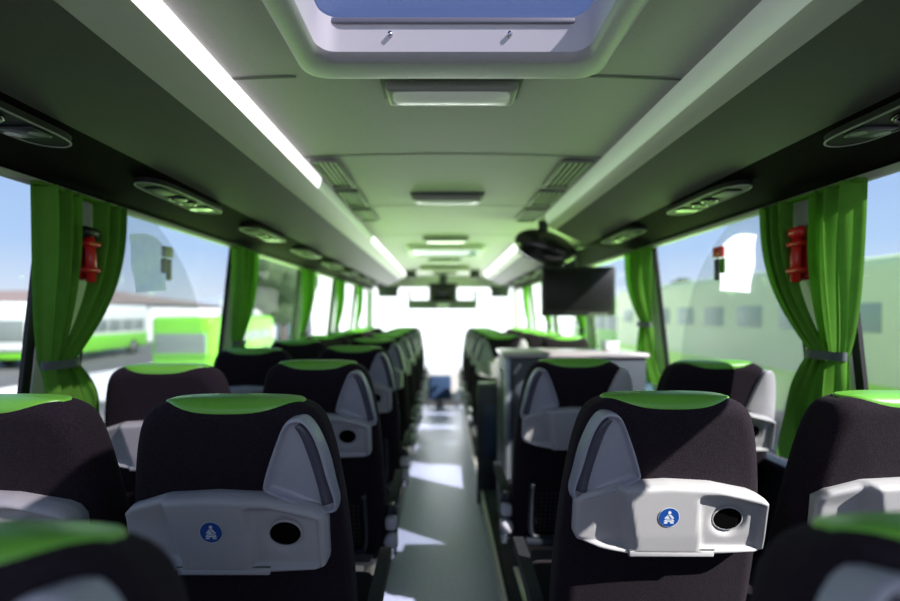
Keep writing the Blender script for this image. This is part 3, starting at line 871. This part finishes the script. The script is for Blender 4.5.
for s, (x0, x1) in ((-1, (406, 416)), (1, (470, 480))):
    r = thing('speaker_box', 'black box fixed at the front end of the %s rack' % ('left' if s < 0 else 'right'), 'speaker', px((x0+x1)/2, 270, 7.3), 'black boxes at the front of the ceiling')
    mb = MB(); pbox(mb, x0, x1, 266, 278, 7.3, .12, .01); part('mount', mb, M['black'], r)  # body of the speaker box itself, no separate bracket
    mb = MB(); pbox(mb, x0+1.5, x1-1.5, 267.5, 276, 7.235, .006, .002); part('grille', mb, M['rubber'], r)
r = thing('front_dome_panel', 'pale moulded ceiling panel above the front monitor', 'panel', (CX, 7.1, 2.1))
mb = MB(); mb.box((CX, 6.95, 2.085), (.72, .7, .05), .02, seg=3); part('panel', mb, mat('pink_panel', (.42, .38, .38), .5), r)
mb = MB(); mb.box((CX, 6.8, 2.055), (.34, .03, .02), .006); mb.box((CX, 7.05, 2.055), (.34, .03, .02), .006); part('vents', mb, M['seam'], r)
# dashboard, white console, courier seat
r = thing('dashboard', 'pale curved dashboard console at the foot of the windscreen', 'dashboard', (.1, 8.0, 0))
def dash(u, v):
    x = -1.2+2.4*u; t = v
    return (x, 8.08+.38*t-.15*math.sin(PI*u)*(1-t), .12+.40*math.sin(t*PI/2)+.08*math.cos(2*PI*u)*t)
mb = MB(); mb.grid(dash, 30, 12); part('top_panel', mb, M['counter'], r)
mb = MB(); mb.tube(catmull([(.21, 7.62, .03), (.25, 7.66, .15), (.34, 7.74, .26), (.48, 7.80, .30), (.66, 7.84, .30)], 6), .045, 12); part('curved_rail', mb, M['paper'], r)
r = thing('courier_seat', 'dark blue folding courier seat at the front end of the aisle', 'seat', (-.05, 7.35, 0))
mb = MB(); mb.box((-.05, 7.36, .30), (.36, .09, .38), .04, seg=3); part('backrest', mb, M['bluefab'], r)
mb = MB(); mb.box((-.05, 7.55, .14), (.38, .30, .09), .03, seg=3); part('seat_cushion', mb, M['bluefab'], r)
mb = MB(); mb.box((-.05, 7.54, .05), (.12, .18, .12), .01); part('pedestal', mb, M['steel'], r)

# ------------------------------------------------------------------ OUTSIDE
GZ = -1.15
mb = MB(); mb.box((0, 20, GZ-.1), (300, 300, .2)); struct('ground', mb, M['asphalt'])
def coach(x, y, rz, L, Hh, body, low, label, win=None):
    r = thing('parked_coach', label, 'coach', (x, y, GZ), 'coaches parked outside'); r.rotation_euler = (0, 0, rz)
    def p(nm, mb, m): return link(nm, mb.mesh(nm, m), r)
    mb = MB(); mb.box((0, 0, .35+(Hh-.35)/2+.3), (2.5, L, Hh-.65), .22, seg=4); p('body', mb, body)
    mb = MB(); mb.box((0, 0, .95), (2.54, L-.3, .95), .08); p('skirt', mb, low)
    for s in (-1, 1):
        n = int(L/1.5)
        for k in range(n):
            mb = MB(); yy = -L/2+.6+(L-1.2)*(k+.5)/n
            mb.box((s*1.25, yy, Hh*(.735 if win else .64)), (.03, (L-1.2)/n-(.55 if win else .10), Hh*(.15 if win else .25)), .012); p('side_window', mb, win or M['busglass'])
        for yy in (-L*.3, L*.32):
            mb = MB(); mb.tube([(s*1.02, yy, .48), (s*1.29, yy, .48)], .48, 20); w = p('wheel', mb, M['tyre'])
            mb = MB(); mb.tube([(s*1.28, yy, .48), (s*1.30, yy, .48)], .27, 16); link('hub_cap', mb.mesh('hub_cap', M['steel']), w)
    for e in (-1, 1):
        mb = MB(); mb.box((0, e*L/2, Hh*.6), (2.1, .04, Hh*.34), .015); p('windscreen', mb, M['busglass'])
    return r
coach(8.6, 13.5, 0, 13, 3.45, mat('bus_pale_green', (.80, .92, .42), .4), mat('bus_lime', (.50, .92, .06), .4), 'bright green coach parked outside the right windows', mat('bus_pale_windows', (.36, .46, .30), .3))
coach(10.2, 27.5, 0, 10, 3.4, M['busgreen'], M['busgreen'], 'further green coach parked outside on the right')
coach(-15.5, 10.0, .25, 11, 2.9, M['buspale'], M['busgreen'], 'white coach with green skirt outside the left edge window')
coach(-21, 27, .12, 11, 3.0, M['buspale'], M['busgreen'], 'white and green coach outside beyond the left curtain')
coach(-10.6, 22.5, 0, 7, 2.35, M['busgreen'], M['busgreen'], 'low bright green coach parked outside before the second left curtain')
coach(-15, 40, 0, 12, 3.4, M['buspale'], M['buspale'], 'plain white coach far ahead on the left')
# white van
def building(x, y, w, d, h, label, wallm, roofm):
    r = thing('building', label, 'building', (x, y, GZ))
    def p(nm, mb, m): return link(nm, mb.mesh(nm, m), r)
    mb = MB(); mb.box((0, 0, h/2), (w, d, h)); p('walls', mb, wallm)
    mb = MB(); a = w/2+.4; b = d/2+.4
    mb.add([(-a, -b, h), (a, -b, h), (a, b, h), (-a, b, h), (-a*.5, 0, h+1.6), (a*.5, 0, h+1.6)], [(0, 1, 5, 4), (1, 2, 5), (2, 3, 4, 5), (3, 0, 4), (0, 1, 2, 3)], 0, False); p('roof', mb, roofm)
    for k in range(6):
        mb = MB(); mb.box((-w/2+w*(k+.5)/6, -d/2, h*.6), (w/12, .1, h*.3)); p('window', mb, M['busglass'])
building(-46, 52, 36, 14, 3.6, 'low building with brown roof far off through the left windows', M['wallwhite'], M['roof'])
building(46, 40, 30, 14, 4.2, 'low white building far off through the right windows', M['wallwhite'], M['roof'])
# white wall added ahead so the sun blows out the windscreen view
r = thing('white_hall', 'blown-out white hall facade ahead of the windscreen', 'building', (0, 34, GZ))
mb = MB(); mb.box((0, 39, GZ+4.5), (20, 6, 9)); part('facade', mb, M['wallwhite'], r)
mb = MB(); mb.box((0, 35.9, GZ+8.6), (21, .4, .5)); part('cornice', mb, M['paper'], r)
mb = MB(); mb.box((0, 26, GZ+.03), (30, 24, .06)); struct('ground_forecourt', mb, mat('pale_concrete', (.75, .75, .74), .9, noise=.05, nscale=1))  # pale ground added to keep the low windscreen view white
# hills
mb = MB(); n = 60; vs = []; fs = []
for i in range(n+1):
    a = PI*(.02+.96*i/n); R = 140
    h = 5+3*math.sin(i*.5)+2*math.sin(i*1.3+1)
    vs += [(R*math.cos(a), 20+R*math.sin(a), GZ), (R*math.cos(a), 20+R*math.sin(a), GZ+h)]
for i in range(n): fs.append((2*i, 2*i+2, 2*i+3, 2*i+1))
mb.add(vs, fs); struct('hills', mb, M['hill'])
# trees behind the coaches
def tree(x, y, h, label):
    r = thing('roadside_tree', label, 'tree', (x, y, GZ), 'trees outside')
    mb = MB(); mb.tube([(x, y, GZ), (x+.1, y, GZ+h*.3), (x, y+.1, GZ+h*.6)], [.22, .16, .08], 8); part('trunk', mb, M['bark'], r)
    mb = MB(); rnd = random.Random(int(x*10+y))
    for k in range(9):
        c = Vector((x+rnd.uniform(-1, 1)*h*.2, y+rnd.uniform(-1, 1)*h*.2, GZ+h*rnd.uniform(.5, .85))); R = h*rnd.uniform(.13, .22)
        bm = bmesh.new(); bmesh.ops.create_icosphere(bm, subdivisions=3, radius=R)
        for v in bm.verts: v.co *= 1+rnd.uniform(-.16, .16)
        bm.verts.index_update(); mb.add([v.co+c for v in bm.verts], [[v.index for v in f.verts] for f in bm.faces]); bm.free()
    part('crown', mb, M['leaf'], r)
tree(-10.6, 31, 6.2, 'dark tree standing outside past the second left curtain')
tree(17, 34, 5.0, 'leafy tree standing outside on the right beyond the television')
tree(22, 16, 4.6, 'leafy tree behind the green coach on the right')

# ------------------------------------------------------------------ LIGHT
sun = bpy.data.lights.new('sun', 'SUN'); sun.energy = 12.0; sun.angle = .009; sun.color = (1, .96, .90)
so = bpy.data.objects.new('sun', sun); C.objects.link(so)
d = Vector((1, -.66, .93)); so.rotation_euler = d.to_track_quat('Z', 'Y').to_euler()
w = bpy.data.worlds.new('sky'); bpy.context.scene.world = w; w.use_nodes = True; nt = w.node_tree
bg = nt.nodes['Background']
tc = nt.nodes.new('ShaderNodeTexCoord'); sp = nt.nodes.new('ShaderNodeSeparateXYZ'); rp = nt.nodes.new('ShaderNodeValToRGB')
nt.links.new(tc.outputs['Generated'], sp.inputs[0]); nt.links.new(sp.outputs['Z'], rp.inputs['Fac'])
e = rp.color_ramp.elements
e[0].position = 0; e[0].color = (.78, .84, .94, 1)
e[1].position = .55; e[1].color = (.20, .38, .80, 1)
x = e.new(.12); x.color = (.46, .63, .93, 1)
nt.links.new(rp.outputs[0], bg.inputs['Color']); bg.inputs['Strength'].default_value = 1.15
def area(name, loc, rot, sx, sy, power, col):
    l = bpy.data.lights.new(name, 'AREA'); l.shape = 'RECTANGLE'; l.size = sx; l.size_y = sy; l.energy = power; l.color = col
    o = bpy.data.objects.new(name, l); C.objects.link(o); o.location = loc; o.rotation_euler = rot; return o
# green fill lamps added outside the side windows, imitating bounce off the coaches
area('bounce_right', (1.75, 5.4, .95), (0, math.radians(130), 0), 1.1, 4.6, 200, (.52, 1, .24))
area('bounce_left', (-1.75, 5.4, .95), (0, math.radians(-130), 0), 1.1, 4.6, 165, (.52, 1, .24))
area('sky_front', (0, 9.3, 1.0), (math.radians(-98), 0, 0), 2.4, 1.6, 80, (1, .99, .98))  # fill lamp added ahead of the windscreen to brighten the front
area('sky_rear', (0, -1.5, 1.7), (math.radians(85), 0, 0), 2.2, .8, 12, (.95, .94, 1))  # soft fill lamp added behind the rear window

# ------------------------------------------------------------------ CAMERA
cam = bpy.data.cameras.new('camera'); co = bpy.data.objects.new('camera', cam); C.objects.link(co)
co.location = (0, 0, CZ); co.rotation_euler = (PI/2, 0, 0)
cam.sensor_width = 36; cam.lens = F/900*36
cam.shift_x = 7/900; cam.shift_y = 13.5/900
cam.clip_start = .02; cam.clip_end = 500
cam.dof.use_dof = True; cam.dof.focus_distance = 1.06; cam.dof.aperture_fstop = 1.25
bpy.context.scene.camera = co
vs_ = bpy.context.scene.view_settings
vs_.view_transform = 'Standard'; vs_.look = 'None'; vs_.exposure = 0.0
